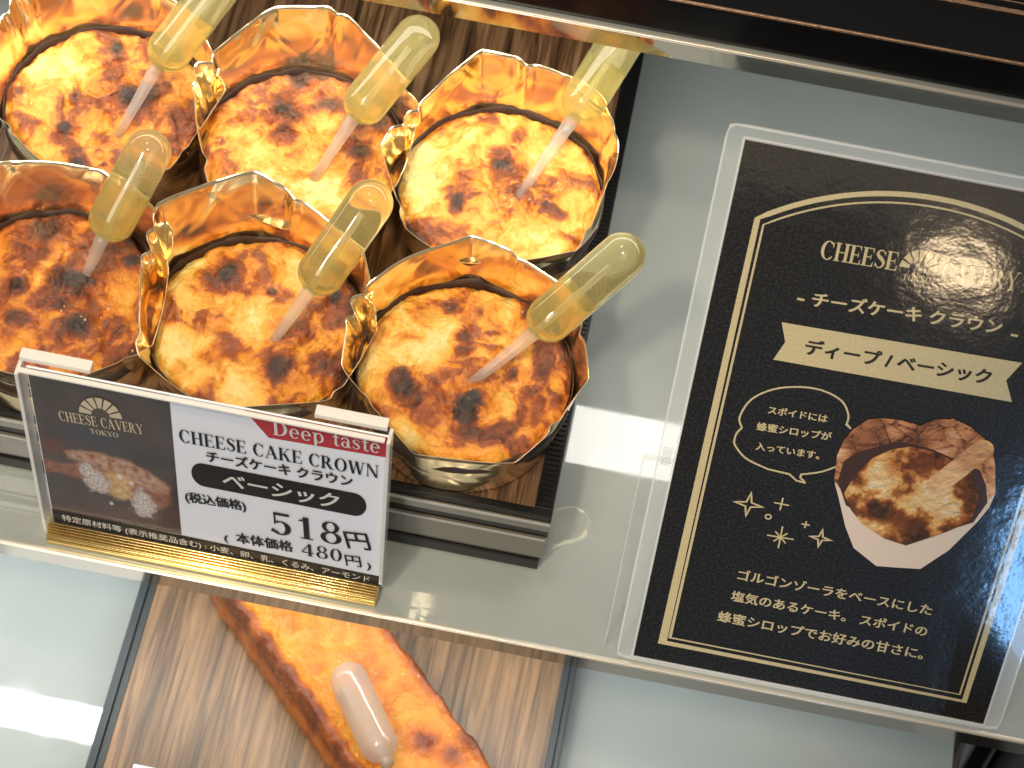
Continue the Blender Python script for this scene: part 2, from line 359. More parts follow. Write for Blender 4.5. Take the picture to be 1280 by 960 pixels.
def bez(pts, ws, n=8):
    """smooth stroke through pts"""
    C = []; Wd = []
    for i in range(len(pts) - 1):
        p0 = pts[max(0, i - 1)]; p1 = pts[i]; p2 = pts[i + 1]; p3 = pts[min(len(pts) - 1, i + 2)]
        for j in range(n):
            t = j / n
            C.append(tuple(.5 * (2 * p1[k] + (p2[k] - p0[k]) * t + (2 * p0[k] - 5 * p1[k] + 4 * p2[k] - p3[k]) * t * t + (3 * p1[k] - p0[k] - 3 * p2[k] + p3[k]) * t ** 3) for k in (0, 1)))
            Wd.append(ws[i] + (ws[i + 1] - ws[i]) * t)
    C.append(pts[-1]); Wd.append(ws[-1]); L = []; R = []
    for i, c in enumerate(C):
        a = C[max(0, i - 1)]; b = C[min(len(C) - 1, i + 1)]; q = math.hypot(b[0] - a[0], b[1] - a[1]) or 1
        nx, ny = -(b[1] - a[1]) / q * Wd[i] / 2, (b[0] - a[0]) / q * Wd[i] / 2
        L.append((c[0] + nx, c[1] + ny)); R.append((c[0] - nx, c[1] - ny))
    return [[L[i], L[i + 1], R[i + 1], R[i]] for i in range(len(C) - 1)]
def glyph(c):
    if c == 'C': return ring(.48, .5, .44, .52, .20, .05, 48, 312) + [[(.80, .98), (.80, .64), (.70, .88)], [(.80, .2), (.74, .12), (.70, .16), (.77, .24)]], .88
    if c == 'H': return stem(.09) + stem(.64) + [rect(.28, .475, .64, .53)], .92
    if c == 'E': return stem(.09) + [rect(.28, .95, .70, 1), rect(.28, .475, .56, .53), rect(.28, 0, .74, .05), [(.70, 1), (.70, .70), (.60, .95)], [(.74, 0), (.74, .32), (.64, .05)], rect(.54, .37, .58, .64)], .78
    if c == 'S': return bez([(.60, .80), (.46, .955), (.24, .93), (.15, .76), (.28, .60), (.48, .47), (.60, .28), (.50, .08), (.28, .03), (.12, .20)], [.05, .06, .08, .16, .20, .20, .17, .09, .06, .05]) + [[(.64, .97), (.64, .70), (.57, .84)], [(.07, .02), (.07, .32), (.15, .16)]], .70
    if c == 'A': return [diag(.10, 0, .46, 1, .06), diag(.80, 0, .44, 1, .20), rect(.22, .30, .68, .35), rect(-.02, 0, .24, .05), rect(.62, 0, .98, .05)], .96
    if c == 'V': return [diag(.48, 0, .16, 1, .20), diag(.50, 0, .82, 1, .06), rect(-.02, .95, .34, 1), rect(.70, .95, .96, 1)], .92
    if c == 'Y': return [diag(.46, .42, .15, 1, .19), diag(.48, .42, .80, 1, .06), rect(-.02, .95, .32, 1), rect(.68, .95, .94, 1)] + stem(.37, 0, .46, st=False), .92
    if c == 'R': return stem(.09) + ring(.36, .735, .34, .265, .19, .05, -90, 90) + [rect(.28, .95, .37, 1), rect(.28, .47, .37, .52), diag(.78, 0, .44, .5, .20), rect(.66, 0, .98, .05)], .94
    if c == 'T': return stem(.35, st=False) + [rect(.04, .95, .86, 1), [(.04, 1), (.04, .68), (.13, .95)], [(.86, 1), (.86, .68), (.77, .95)]], .9
    if c == 'O': return ring(.50, .5, .46, .52, .20, .05), 1.0
    if c == 'K': return stem(.09) + [diag(.26, .40, .74, 1, .06), diag(.78, 0, .44, .58, .20), rect(.60, .95, .90, 1), rect(.62, 0, .98, .05)], .96
    if c == 'W': return [diag(.38, 0, .14, 1, .19), diag(.40, 0, .62, .96, .06), diag(.88, 0, .64, 1, .19), diag(.90, 0, 1.14, 1, .06), rect(-.02, .95, .32, 1), rect(.5, .95, .82, 1), rect(1.02, .95, 1.28, 1)], 1.26
    if c == 'N': return stem(.13, w=.06) + [diag(.84, 0, .16, 1, .20)] + stem(.83, w=.06, sb=False), 1.02
    if c == 'D': return stem(.09) + ring(.36, .5, .52, .5, .20, .05, -90, 90) + [rect(.28, .95, .37, 1), rect(.28, 0, .37, .05)], .94
    if c == 'e': return ring(.32, .33, .30, .35, .15, .05, 0, 318) + [rect(.14, .33, .61, .385)], .66
    if c == 'p': return stem(.09, -.30, .66, w=.15, st=False, sw=.06) + ring(.38, .33, .30, .35, .15, .06) + [rect(.0, .61, .1, .66)], .72
    if c == 't': return stem(.15, .08, .92, w=.14, sb=False, st=False) + [rect(.02, .60, .42, .66)] + bez([(.22, .14), (.26, .03), (.36, .02), (.43, .09)], [.14, .09, .06, .04], 4), .46
    if c == 'a': return stem(.40, .06, .5, w=.14, sb=False, st=False) + ring(.27, .19, .24, .21, .14, .05) + bez([(.08, .50), (.14, .62), (.30, .655), (.42, .60), (.47, .46)], [.12, .08, .06, .10, .14], 5) + [rect(.47, 0, .62, .06)], .64
    if c == 's': return [[(x * .70, y * .68) for x, y in P] for P in glyph('S')[0]], .52
    if c == '5': return [rect(.16, .88, .70, 1.0), rect(.15, .47, .21, 1)] + ring(.37, .31, .36, .325, .20, .06, -148, 128) + [[(.02, .10), (.14, .06), (.16, .22), (.05, .24)]], .78
    if c == '1': return stem(.28, st=False, w=.2, sw=.12) + [[(.12, .84), (.48, 1), (.28, .80), (.12, .80)]], .72
    if c == '8': return ring(.40, .755, .30, .255, .15, .05) + ring(.40, .265, .37, .275, .18, .05), .80
    if c == '4': return [diag(.06, .30, .56, 1, .08), rect(.02, .235, .80, .315)] + stem(.46, w=.19, st=False), .84
    if c == '0': return ring(.40, .5, .37, .51, .19, .05), .80
    return [], .4
# ------------------------------------------------------------------ shelves (setting of the showcase)
def shelf(name, z_top, th, y_front, y_back, x0, x1, label):
    root = tag(empty(name, (0, y_front, z_top)), label, 'shelf', 'glass shelves of the showcase')
    obj('slab', box(x0, x1, .0008, y_back - y_front, -th, 0), M_shelf, root, False)
    obj('edge_trim', box(x0, x1, -.0006, .0006, -th, -.0006), M_edge, root, False)
    bm = bmesh.new(); add_box(bm, x0, x1, -.0004, .0009, -.0008, .0001, .0002)
    obj('edge_chamfer', bm, M_edge_hi, root)
    return root
shelf('glass_shelf', 0, .0073, 0, .42, -.42, .19, 'middle grey glass shelf carrying the gold foil cheesecakes and the black sign')
shelf('glass_shelf', .137, .007, .1252, .42, -.42, .34, 'topmost glass shelf with a black tray, its polished edge above the cheesecakes')
shelf('glass_shelf', -.16, .008, -.16, .42, -.42, .1655, 'lowest pale glass shelf under the long glazed cake tray')
# cabinet: post and dark side beyond the lower shelf, back wall
fr = tag(empty('showcase_frame', (.17, .06, -.16)), 'black vertical post and dark side panel at the end of the lowest shelf', 'frame')
obj('post', box(-.0035, .0035, 0, .012, -.03, .148, .001), M_blackgloss, fr)
obj('side_panel', box(.007, .012, -.30, .40, -.20, .148), M_black, fr, False)
obj('inner_strip', box(.0035, .0055, .002, .30, -.03, .148), simple('grey_strip', (.12, .12, .12), .3), fr, False)
bw = obj('back_wall', box(-.45, .40, .425, .43, -.25, .45), simple('back_panel', (.30, .31, .30), .5), None, False); bw['kind'] = 'structure'
# ------------------------------------------------------------------ trays
def ribbed_bar(bm, x0, x1, y0, y1, z0, z1, step):
    add_box(bm, x0, x1, y0, y1, z0, z1, .0004)
    y = y0 + .001
    while y < y1 - .002:
        add_box(bm, x0 + .0008, x1 - .0008, y, y + step * .5, z1 - .0002, z1 + .0004); y += step
TX0, TX1, TY0, TY1 = -.198, .0048, .0262, .245
tr = tag(empty('wooden_tray', (-.096, .13, 0)), 'dark wood grain tray with black rim on a clear riser under the foil cheesecakes', 'tray')
def T(bm): bmesh.ops.translate(bm, verts=bm.verts, vec=(.096, -.13, 0)); return bm
obj('wood_board', T(box(TX0 + .004, TX1 - .0055, TY0 + .0030, TY1 - .004, .024, .0305)), M_wood, tr, False)
bm = bmesh.new()
ribbed_bar(bm, TX1 - .0055, TX1, TY0 + .003, TY1, .0236, .0312, .0018)
ribbed_bar(bm, TX0, TX0 + .004, TY0 + .003, TY1, .0236, .0312, .0018)
add_box(bm, TX0, TX1, TY0 + .0003, TY0 + .003, .0285, .0312, .0003); add_box(bm, TX0 + .004, TX1 - .0055, TY1 - .004, TY1, .0236, .0312)
obj('rim', T(bm), M_black, tr, False)
rs = obj('riser', T(box(TX0, TX1 - .0008, TY0, TY1 - .002, .0059, .0185, .0004)), M_riser, tr, False)
bm = bmesh.new(); add_box(bm, TX0, TX1 - .0002, TY0 + .0006, TY1 - .002, .0186, .0235); add_box(bm, TX0, TX1 - .0016, TY0 - .0008, TY1 - .002, .0004, .0058, .0004)
obj('dark_layer', T(bm), M_riser_dark, tr, False)
bm = bmesh.new(); add_box(bm, TX0, TX1, TY0 - .0003, TY0 + .0002, .0236, .0284)
obj('tray_front', T(bm), M_riser, tr, False)
bm = bmesh.new(); add_box(bm, TX0, TX1, TY0 - .0007, TY0 - .0001, .0274, .0283); add_box(bm, TX0, TX1 - .0008, TY0 - .0005, TY0 - .0001, .0176, .0184)
obj('clear_lip', T(bm), M_clear_line, tr, False)
# lower tray
LX0, LX1 = -.1408, .0226
lt = tag(empty('wooden_tray', (-.06, .04, -.16)), 'lighter wood grain tray with black rim on the lowest shelf under the long glazed cake', 'tray')
obj('wood_board', box(LX0 + .0652, LX1 + .0554, -.190, .158, .002, .0152), M_wood_low, lt, False)
bm = bmesh.new()
for a, b in ((LX0, LX0 + .0030), (LX0 + .0031, LX0 + .0058), (LX1 - .0022, LX1), (LX1 - .005, LX1 - .0023)): add_box(bm, a + .06, b + .06, -.192, .16, .0006, .0172 if (a == LX0 or b == LX1) else .0160, .0004)
add_box(bm, LX0 + .066, LX1 + .054, .158, .162, .0006, .0172)
obj('rim', bm, simple('blue_black_rim', (.028, .036, .040), .4, spec=.3), lt, False)
# black tray on the top shelf
bt = tag(empty('black_tray', (0, .1262, .137)), 'black lacquered tray with copper edge line on the topmost shelf', 'tray')
obj('tray_body', box(-.30, .33, .0004, .20, .0004, .0138, .0006), M_blackgloss, bt, False)
obj('copper_edge', box(-.30, .33, .0004, .0012, .0139, .0147, .0002), M_copper, bt, False)
bm = bmesh.new(); add_box(bm, -.30, .33, .0190, .0206, .0139, .0142); add_box(bm, -.30, .33, .0232, .0236, .0139, .0142)
obj('copper_line', bm, M_copper, bt, False)
# ------------------------------------------------------------------ cheesecakes in gold foil
RND = random.Random(5)
def smooth01(a, b, x):
    t = max(0, min(1, (x - a) / (b - a))); return t * t * (3 - 2 * t)
def fbm(x, y, s, seed, o=4): return noise.fractal(Vector((x * s + seed * 7.3, y * s - seed * 3.1, seed * 1.7)), 1.0, 2.0, o)
ZC = .0525
def cake_mesh(spec, seed):
    bias, gx, gy, spots, streaks = spec
    bm = bmesh.new(); lay = bm.verts.layers.float.new('bake')
    NR, NT = 84, 190; R0 = .0318; rings = []
    def vert(r, t):
        x, y = r * math.cos(t), r * math.sin(t)
        Rw = R0 * (1 + .018 * noise.noise(Vector((math.cos(t) * 1.4, math.sin(t) * 1.4, seed))))
        u = r / R0; x *= Rw / R0; y *= Rw / R0
        big = fbm(x, y, 62, seed, 3); med = fbm(x, y, 150, seed + 3, 4); warp = fbm(x, y, 90, seed + 9, 3)
        wx, wy = x + .006 * warp, y + .006 * fbm(x, y, 90, seed + 14, 3)
        blot = fbm(wx, wy, 74, seed + 31, 5); fine = fbm(wx, wy, 320, seed + 41, 4); rg = 1 - min(1, abs(fbm(wx, wy, 80, seed + 55, 4)) * 5)
        patch = smooth01(.05, .20, blot + .28 * fine + .35 * big) * .15 + smooth01(.38, .52, blot + .3 * fine + .3 * big) * .13 - smooth01(.10, .28, -blot - .3 * fine) * .13
        bk = bias + .06 + gx * x / R0 + gy * y / R0 + .32 * big + patch + .15 * blot + .10 * fine + .11 * rg * rg
        z = .0016 * (1 - u * u) + .0020 * big + .0012 * med + .0007 * fine
        z -= .0011 * math.exp(-((fbm(x, y, 48, seed + 20, 2)) / .07) ** 2)
        for sx, sy, s in spots:
            dx, dy = x * 1000 - sx, y * 1000 - sy
            d = math.hypot(dx * (1 + .35 * math.sin(sx)), dy * (1 + .35 * math.cos(sy))) * max(.6, 1 + .8 * blot + .5 * fine)
            rr = 2.0 + 1.5 * s
            g = smooth01(rr * 1.12, rr * .45, d) if d < rr * 1.12 else 0; bk += g * (.47 * s + .05) + .13 * s * math.exp(-(d / (rr * 2.1)) ** 2); z += .0007 * s * (math.exp(-(d / rr) ** 2) - .8 * math.exp(-((d - rr * 1.3) / 1.2) ** 2))
        for sx, sy, ang, ln, s in streaks:
            ca, sa = math.cos(rad(ang)), math.sin(rad(ang)); dx, dy = x * 1000 - sx, y * 1000 - sy
            a = (dx * ca + dy * sa) / ln; b = (-dx * sa + dy * ca) / (2.6 + 1.5 * med)
            g = math.exp(-a * a * 2 - b * b); bk += s * g; z += (-.0040 if s < -.4 else -.0009) * s * g
        # browned rim and roll-off at the side
        bk += .20 * smooth01(.86, 1.0, u) * (.5 + noise.noise(Vector((math.cos(t) * 2, math.sin(t) * 2, seed + 5))))
        z -= .0024 * smooth01(.88, 1.0, u) ** 2
        v = bm.verts.new((x, y, z)); bk = bk if bk < .62 else .62 + (bk - .62) * .62; v[lay] = max(0.02, min(1, bk)); return v
    c = vert(0, 0)
    for i in range(1, NR + 1): rings.append([vert(R0 * i / NR, 2 * math.pi * k / NT) for k in range(NT)])
    last = rings[-1]
    for dz, kr in ((-.0015, 1.008), (-.0045, 1.0), (-.010, .97)):
        R = []
        for v in last if dz == -.0015 else base:
            q = bm.verts.new((v.co.x * kr, v.co.y * kr, (v.co.z if dz == -.0015 else 0) + dz)); q[lay] = .93; R.append(q)
        if dz == -.0015: base = R
        rings.append(R)
    for k in range(NT): bm.faces.new((c, rings[0][k], rings[0][(k + 1) % NT]))
    for A, B in zip(rings, rings[1:]):
        for k in range(NT): bm.faces.new((A[k], B[k], B[(k + 1) % NT], A[(k + 1) % NT]))
    return bm
def foil_mesh(seed, t0, hb, fb):
    rn = random.Random(seed * 13 + 1)
    bm = bmesh.new(); NT, NS = 260, 30
    ncor = 7; ph = rn.uniform(0, .6)
    cors = [ph + 2 * math.pi * (i + rn.uniform(-.34, .34)) / ncor for i in range(ncor)]
    H0 = -.0213; Hc = 0; rings = []
    pl = []                                    # pleats: a tight bunch back-left, single folds elsewhere
    b0 = rad(rn.uniform(142, 165))
    for k in range(2): pl.append((b0 + (k - .5) * .20 + rn.uniform(-.03, .03), .045, rn.uniform(.0010, .0018)))
    for a in (rad(rn.uniform(15, 40)), rad(rn.uniform(200, 225)), rad(rn.uniform(320, 345)), rad(rn.uniform(70, 90))): pl.append((a, .05, rn.uniform(.0003, .0009)))
    def ang(a, b): return (a - b + math.pi) % (2 * math.pi) - math.pi
    rimh = [(cors[i], rn.uniform(-.0010, .0018)) for i in range(ncor)]
    for j in range(NS + 1):
        s = j / NS; ring_ = []
        for k in range(NT):
            t = 2 * math.pi * k / NT
            bw_ = (1 + math.cos(t - t0)) / 2
            zr = .0056 + (hb - .0056) * bw_ ** 1.5 + .0006 * math.cos(3 * t + seed) + .0016 * math.cos(2 * t + seed * 1.7) * bw_ + .0022 * noise.noise(Vector((math.cos(t) * 1.8, math.sin(t) * 1.8, seed * 5.1))) * (.35 + .65 * bw_) + sum(h * math.exp(-(ang(t, a) / .28) ** 2) for a, h in rimh)
            zr -= sum(.45 * d * math.exp(-(ang(t, a) / (wd * 1.2)) ** 2) for a, wd, d in pl)
            z = H0 + (zr - H0) * s
            if z < 0: r = .0298 + (.0336 - .0298) * ((z - H0) / -H0)
            else: r = .0334 + (.0022 + fb * bw_ ** 1.4) * (z / zr) ** 1.05
            # flat facets between folded corners
            da = sorted(abs(ang(t, a)) for a in cors); a0, a1 = da[0], da[1]; half = (a0 + a1) / 2
            poly = math.cos(half) / math.cos(max(0, half - a0)) if half < 1.2 else 1
            r *= 1 + (poly * 1.02 - 1) * (.15 + .55 * smooth01(.25, 1, s))
            up = smooth01(.55, .95, s)
            r -= sum((d * up + .0002) * (math.exp(-(ang(t, a) / wd) ** 2) - .35 * math.exp(-(ang(t, a + 1.9 * wd) / wd) ** 2)) for a, wd, d in pl)
            p = Vector((math.cos(t) * 2.2, math.sin(t) * 2.2, z * 60 + seed * 3.1))
            r += (.0012 * noise.noise(p * .6) + .0005 * (noise.voronoi(p * .7)[0][0] - .4)) * (.25 + .75 * smooth01(.45, .9, s))
            r = max(r, .0322) if z > -.006 and s < .8 else r
            ring_.append(bm.verts.new((r * math.cos(t), r * math.sin(t), z)))
        rings.append(ring_)
    for A, B in zip(rings, rings[1:]):
        for k in range(NT): bm.faces.new((A[k], A[(k + 1) % NT], B[(k + 1) % NT], B[k]))
    bm.faces.new(list(reversed(rings[0])))
    return bm
CUPS = [  # x, y, (bias, gx, gy, spots, streaks), label
 (-.1575, .131, (.35, .14, .00, [(-10.1, -13, 1), (6.1, 2.5, .9), (20, -12, .6), (-2.7, -25.7, .7), (-3, 22, .7), (12, 8, .6)], [(10, -6, 60, 14, .22), (-12, 4, 80, 11, -.28)]),
  'back corner cheesecake in gold foil whose dropper runs out of the top of the photo'),
 (-.0940, .128, (.31, .05, .24, [(-9.5, 12.2, .9), (-7.8, 2.7, .8), (4, 18.8, .7), (17.9, 2.4, .8), (20, 16, .6)], [(0, 16, 10, 17, .30), (-2, -14, 0, 18, -.2)]),
  'gold foil cheesecake in the middle of the back row, browned at its far side'),
 (-.0305, .1275, (.22, .06, .03, [(-2.1, 9, .95), (-12.4, -10, 1.1), (17.9, -6, 1.15), (24, -13, .8), (2, 21.6, .7), (-16, -4.5, .5)], [(-8, 2, 110, 12, -.12)]),
  'yellow gold foil cheesecake with separate burnt spots, back row beside the black tray rim'),
 (-.153, .0565, (.46, .02, .12, [(-12, 1.2, 1), (4.1, 5, 1.1), (10.7, -9.7, .9), (-8.2, 21.8, .6), (19, 17.6, 1), (-8, -11, .7)], [(-4, 8, 70, 15, -.42), (5, -6, 20, 9, -.25)]),
  'darkest browned cheesecake with a pale ridge, cut by the photo edge behind the price card'),
 (-.0925, .0605, (.28, .14, .09, [(-12.3, 15.3, 1.25), (9.8, -15.8, 1.1), (21.8, -10.2, 1), (2.1, 11.7, .7), (21, 14.7, .8), (-18, -22, .6)], [(10, 12, 150, 14, .28), (-12, -8, 120, 14, -.12)]),
  'gold foil cheesecake directly behind the price card with a burnt spot near its far edge'),
 (-.0285, .0585, (.30, .16, -.02, [(-18.1, -8.4, 1.05), (-13.3, -14.4, .9), (2.8, -14.9, 1.5), (-8.8, 21.1, .7), (-2.6, 10.7, .7), (14, 24, .8), (13.9, 2, .7), (22, 4, .6)], [(-12, 6, 60, 15, -.30), (10, 16, 160, 14, .26)]),
  'gold foil cheesecake beside the price card with a large blackened blister at its front'),
]
FLARE = [(rad(122), .0195, .0042), (rad(114), .0195, .0042), (rad(108), .0195, .0040), (rad(108), .0185, .0038), (rad(130), .0190, .0046), (rad(120), .0155, .0028)]
for i, (x, y, spec, lab) in enumerate(CUPS):
    c = tag(empty('cheesecake', (x, y, ZC)), lab, 'cheesecake', 'cheesecakes in gold foil cups on the wooden tray')
    obj('cake', cake_mesh(spec, i * 2.37 + 1.3), M_cake, c)
    bm = bmesh.new(); lo = []; up_ = []
    for k in range(140):
        a = 2 * math.pi * k / 140; wv = noise.fractal(Vector((math.cos(a) * 4, math.sin(a) * 4, i * 3.3)), 1, 2, 3)
        hgt = -.0018 + .0013 * (1 + math.cos(a - FLARE[i][0] - .3)) / 2 + .0016 * wv; r0 = .0320 + .0002 * wv
        q = [bm.verts.new(((r0 + dr) * math.cos(a), (r0 + dr) * math.sin(a), zz)) for dr, zz in ((0, -.006), (0, hgt), (.0004, hgt), (.0004, -.006))]; lo.append(q)
    for k in range(140):
        A, B = lo[k], lo[(k + 1) % 140]
        for m in range(3): bm.faces.new((A[m], B[m], B[m + 1], A[m + 1]))
    obj('paper_collar', bm, M_collar, c)
    fo = obj('foil_cup', foil_mesh(i + 1, *FLARE[i]), [M_foil, M_paper_edge], c)
    sd = fo.modifiers.new('thickness', 'SOLIDIFY'); sd.thickness = .00011; sd.offset = 1; sd.material_offset_rim = 1
# ------------------------------------------------------------------ syrup droppers
def frame(p, d):
    d = d.normalized(); return Matrix.Translation(p) @ d.to_track_quat('Z', 'Y').to_matrix().to_4x4()
def capsule(r, L, neck=.0024, n=10):
    pr = [(0, 0)]
    pr += [(neck * .9, 0)]
    pr += [(r * math.sin(a), r * .92 * (1 - math.cos(a)) + .0002) for a in [rad(20 + 70 * i / n) for i in range(n + 1)]]
    for i in range(1, 8): pr.append((r * (1 + .006 * math.sin(i * 2.2)), r * .92 + (L - r * 1.92) * i / 8))
    pr += [(r * math.cos(a), L - r + r * math.sin(a)) for a in [rad(90 * i / n) for i in range(n)]]
    pr.append((0, L)); return pr
def dropper(tip, base, end, r, L, fill, lab, mats=(M_bulb, M_stem, M_syrup), group='honey droppers stuck in the foil cheesecakes'):
    tip, base, end = Vector(tip), Vector(base), Vector(end)
    root = tag(empty('syrup_dropper', tip), lab, 'dropper', group)
    inv = Matrix.Translation(-tip)
    bm = bmesh.new(); add_lathe(bm, capsule(r, L), 44, inv @ frame(base, end - base)); obj('bulb', bm, mats[0], root)
    ls = (base - tip).length + .008
    bm = bmesh.new(); add_lathe(bm, [(0, 0), (.0013, 0), (.0016, ls * .45), (.0020, ls * .80), (.0023, ls), (0, ls)], 24, inv @ frame(tip - (base - tip).normalized() * .006, base - tip)); obj('stem', bm, mats[1], root)
    if fill:
        k = .90; pr = [(a * k, b) for a, b in capsule(r, L) if b <= r * .92]; pr = [(a, b + .0007) for a, b in pr]
        pr += [(r * k, L * fill - .0006), (r * k * .97, L * fill), (0, L * fill - .0006)]
        bm = bmesh.new(); add_lathe(bm, pr, 40, inv @ frame(base, end - base)); obj('syrup', bm, mats[2], root)
        # inner feed tube seen through the bulb
        bm = bmesh.new(); add_lathe(bm, [(0, .001), (.0009, .001), (.0009, L * .72), (0, L * .72)], 16, inv @ frame(base, end - base)); obj('inner_tube', bm, mats[1], root)
for tip, base, end, L, lab in [
 ((-.1506, .1209, .0525), (-.1429, .1382, .0655), (-.1277, .1611, .0835), .045, 'honey dropper in the back corner cheesecake, running out of the top of the photo'),
 ((-.0874, .1183, .0525), (-.0793, .1324, .0655), (-.0618, .1607, .0835), .0395, 'honey dropper in the middle cheesecake of the back row, whole bulb over bare wood'),
 ((-.0259, .1209, .0525), (-.0128, .1486, .0655), (-.0001, .1760, .0835), .045, 'honey dropper whose bulb is cut off by the edge of the topmost shelf'),
 ((-.1460, .0641, .0525), (-.1415, .0706, .0655), (-.1313, .0980, .0835), .0362, 'honey dropper with short stem in the darkest browned cheesecake'),
 ((-.0862, .0544, .0525), (-.0780, .0662, .0655), (-.0630, .0951, .0835), .0388, 'honey dropper in the cheesecake directly behind the price card'),
 ((-.0280, .0510, .0525), (-.0109, .0664, .0655), (.0143, .0932, .0835), .0420, 'honey dropper whose bulb overhangs the black tray rim onto the grey shelf'),
]: dropper(tip, base, end, .0070, L, .46, lab)
# ------------------------------------------------------------------ long glazed cake on the lower tray
D = Vector((.72, -.70, 0)).normalized(); Nn = Vector((.70, .72, 0)).normalized()
def long_cake():
    bm = bmesh.new(); lay = bm.verts.layers.float.new('bake')
    prof = [(-.0213, 0, .34), (-.0222, .003, .42), (-.0224, .006, .50), (-.0220, .009, .40), (-.0217, .012, .46), (-.0212, .015, .60), (-.0210, .018, .66), (-.0209, .0205, .58), (-.0202, .0232, .70), (-.0188, .0246, .74), (-.0172, .0238, .55), (-.0155, .0226, .22), (-.012, .0218, .26)]
    prof += [(-.012 + .024 * k / 14, .0218, .30) for k in range(1, 15)]
    prof += [(.0155, .0226, .24), (.0172, .0238, .48), (.0188, .0244, .62), (.0202, .0230, .70), (.0210, .018, .66), (.0218, .010, .5), (.0215, 0, .4)]
    NS = 150; rows = []
    for j in range(NS + 1):
        s = -.135 + .170 * j / NS; row = []
        endk = min(1, min(s + .135, .035 - s) / .012); endk = math.sqrt(max(0, 1 - (1 - endk) ** 2))
        for o, h, b in prof:
            n1 = fbm(s, o, 70, 3, 3); n2 = fbm(s, o, 220, 8, 4); n3 = noise.noise(Vector((s * 140, math.copysign(1, o) * 3, 2)))
            top = h > .0205
            hh = h * (.25 + .75 * endk) + (.0016 * n1 + .0009 * n2 if top else .0003 * n2) + (.0007 * n3 if h > .0225 else 0)
            n4 = noise.noise(Vector((s * 230, h * 300, math.copysign(2, o))))
            oo = o * (.55 + .45 * endk) + .0008 * n3 + .0006 * n2 + .0005 * n4
            if top: b = b + .16 * n1 + .14 * n2
            else: b = b + .09 + .16 * n2 + .10 * n1 + .14 * n4
            for ds, do, sz in ((-.062, .001, 5), (-.020, .012, 5), (-.035, -.011, 4), (-.03, .007, 6)):
                d = math.hypot((s - ds) * 1000, (o - do) * 1000) / sz; b += .42 * math.exp(-d * d) * (1 if top else 0)
            p = D * s + Nn * (oo - .0114)
            v = bm.verts.new((p.x, p.y, hh)); v[lay] = max(0, min(1, b)); row.append(v)
        rows.append(row)
    for A, B in zip(rows, rows[1:]):
        for k in range(len(prof) - 1): bm.faces.new((A[k], B[k], B[k + 1], A[k + 1]))
    bm.faces.new(rows[0]); bm.faces.new(list(reversed(rows[-1])))
    bmesh.ops.recalc_face_normals(bm, faces=bm.faces)
    return bm
lc = tag(empty('long_cake', (0, 0, -.1447)), 'long orange glazed cheesecake bar lying diagonally on the lower wooden tray', 'cake')
obj('cake', long_cake(), M_lowcake, lc)
dropper((-.0525, .0262, -.1195), (-.0360, .0030, -.1120), (-.0560, .0308, -.1105), .0066, .0385, 0, 'cloudy empty dropper lying on the long glazed cake', (M_bulb_milk, M_bulb_milk, M_syrup), None)
# ------------------------------------------------------------------ price card and its gold based holder
CARD_Y = .0075
INK = gloss_print('ink_black', (.004, .005, .008), coat=0); WHITE = gloss_print('card_white', (.86, .90, .97), coat=.1); RED = gloss_print('card_red', (.48, .028, .045), coat=.3)
DARKPH = gloss_print('photo_brown', (.048, .036, .033), (.075, .056, .05), coat=.2); CREAM = gloss_print('print_cream', (.62, .52, .34), coat=.3); STRIP = gloss_print('strip_black', (.008, .008, .008), coat=.05)
PALE = gloss_print('ink_pale', (.75, .74, .70), coat=.2)
def film_pic(name, col, k=.5): return gloss_print(name, col, tuple(min(1, c * (1 + k)) for c in col), coat=.4)
pc = tag(empty('price_card', (0, CARD_Y, 0), (rad(90), 0, 0)), 'price card reading CHEESE CAKE CROWN 518 yen with dark cake photo in a clear holder', 'price card')
bm = bmesh.new(); add_box(bm, -.1432, -.0416, .0042, .0905, -.0006, 0); obj('card', bm, WHITE, pc, False)
def one(z, mat, name, *polys):
    s = Sheet(z)
    for P in polys: s.poly(P)
    return s.build(name, mat, pc)
E5 = 1e-4
one(E5, STRIP, 'ingredient_strip', [(-143.1, 4.4), (-41.8, 4.4), (-41.8, 10.4), (-103.3, 12.0), (-143.1, 12.7)])
one(E5, RED, 'red_corner', [(-82.5, 90.4), (-75.6, 78.2), (-41.7, 79.8), (-41.7, 90.4)])
s = Sheet(2 * E5); s.ellipse(-95.0, 50.7, 3.6, 6.5, 30, 90, 270); s.poly(rect(-95.05, 44.2, -51.0, 57.2)); s.ellipse(-51.05, 50.7, 3.6, 6.5, 30, -90, 90); s.build('name_pill', INK, pc)
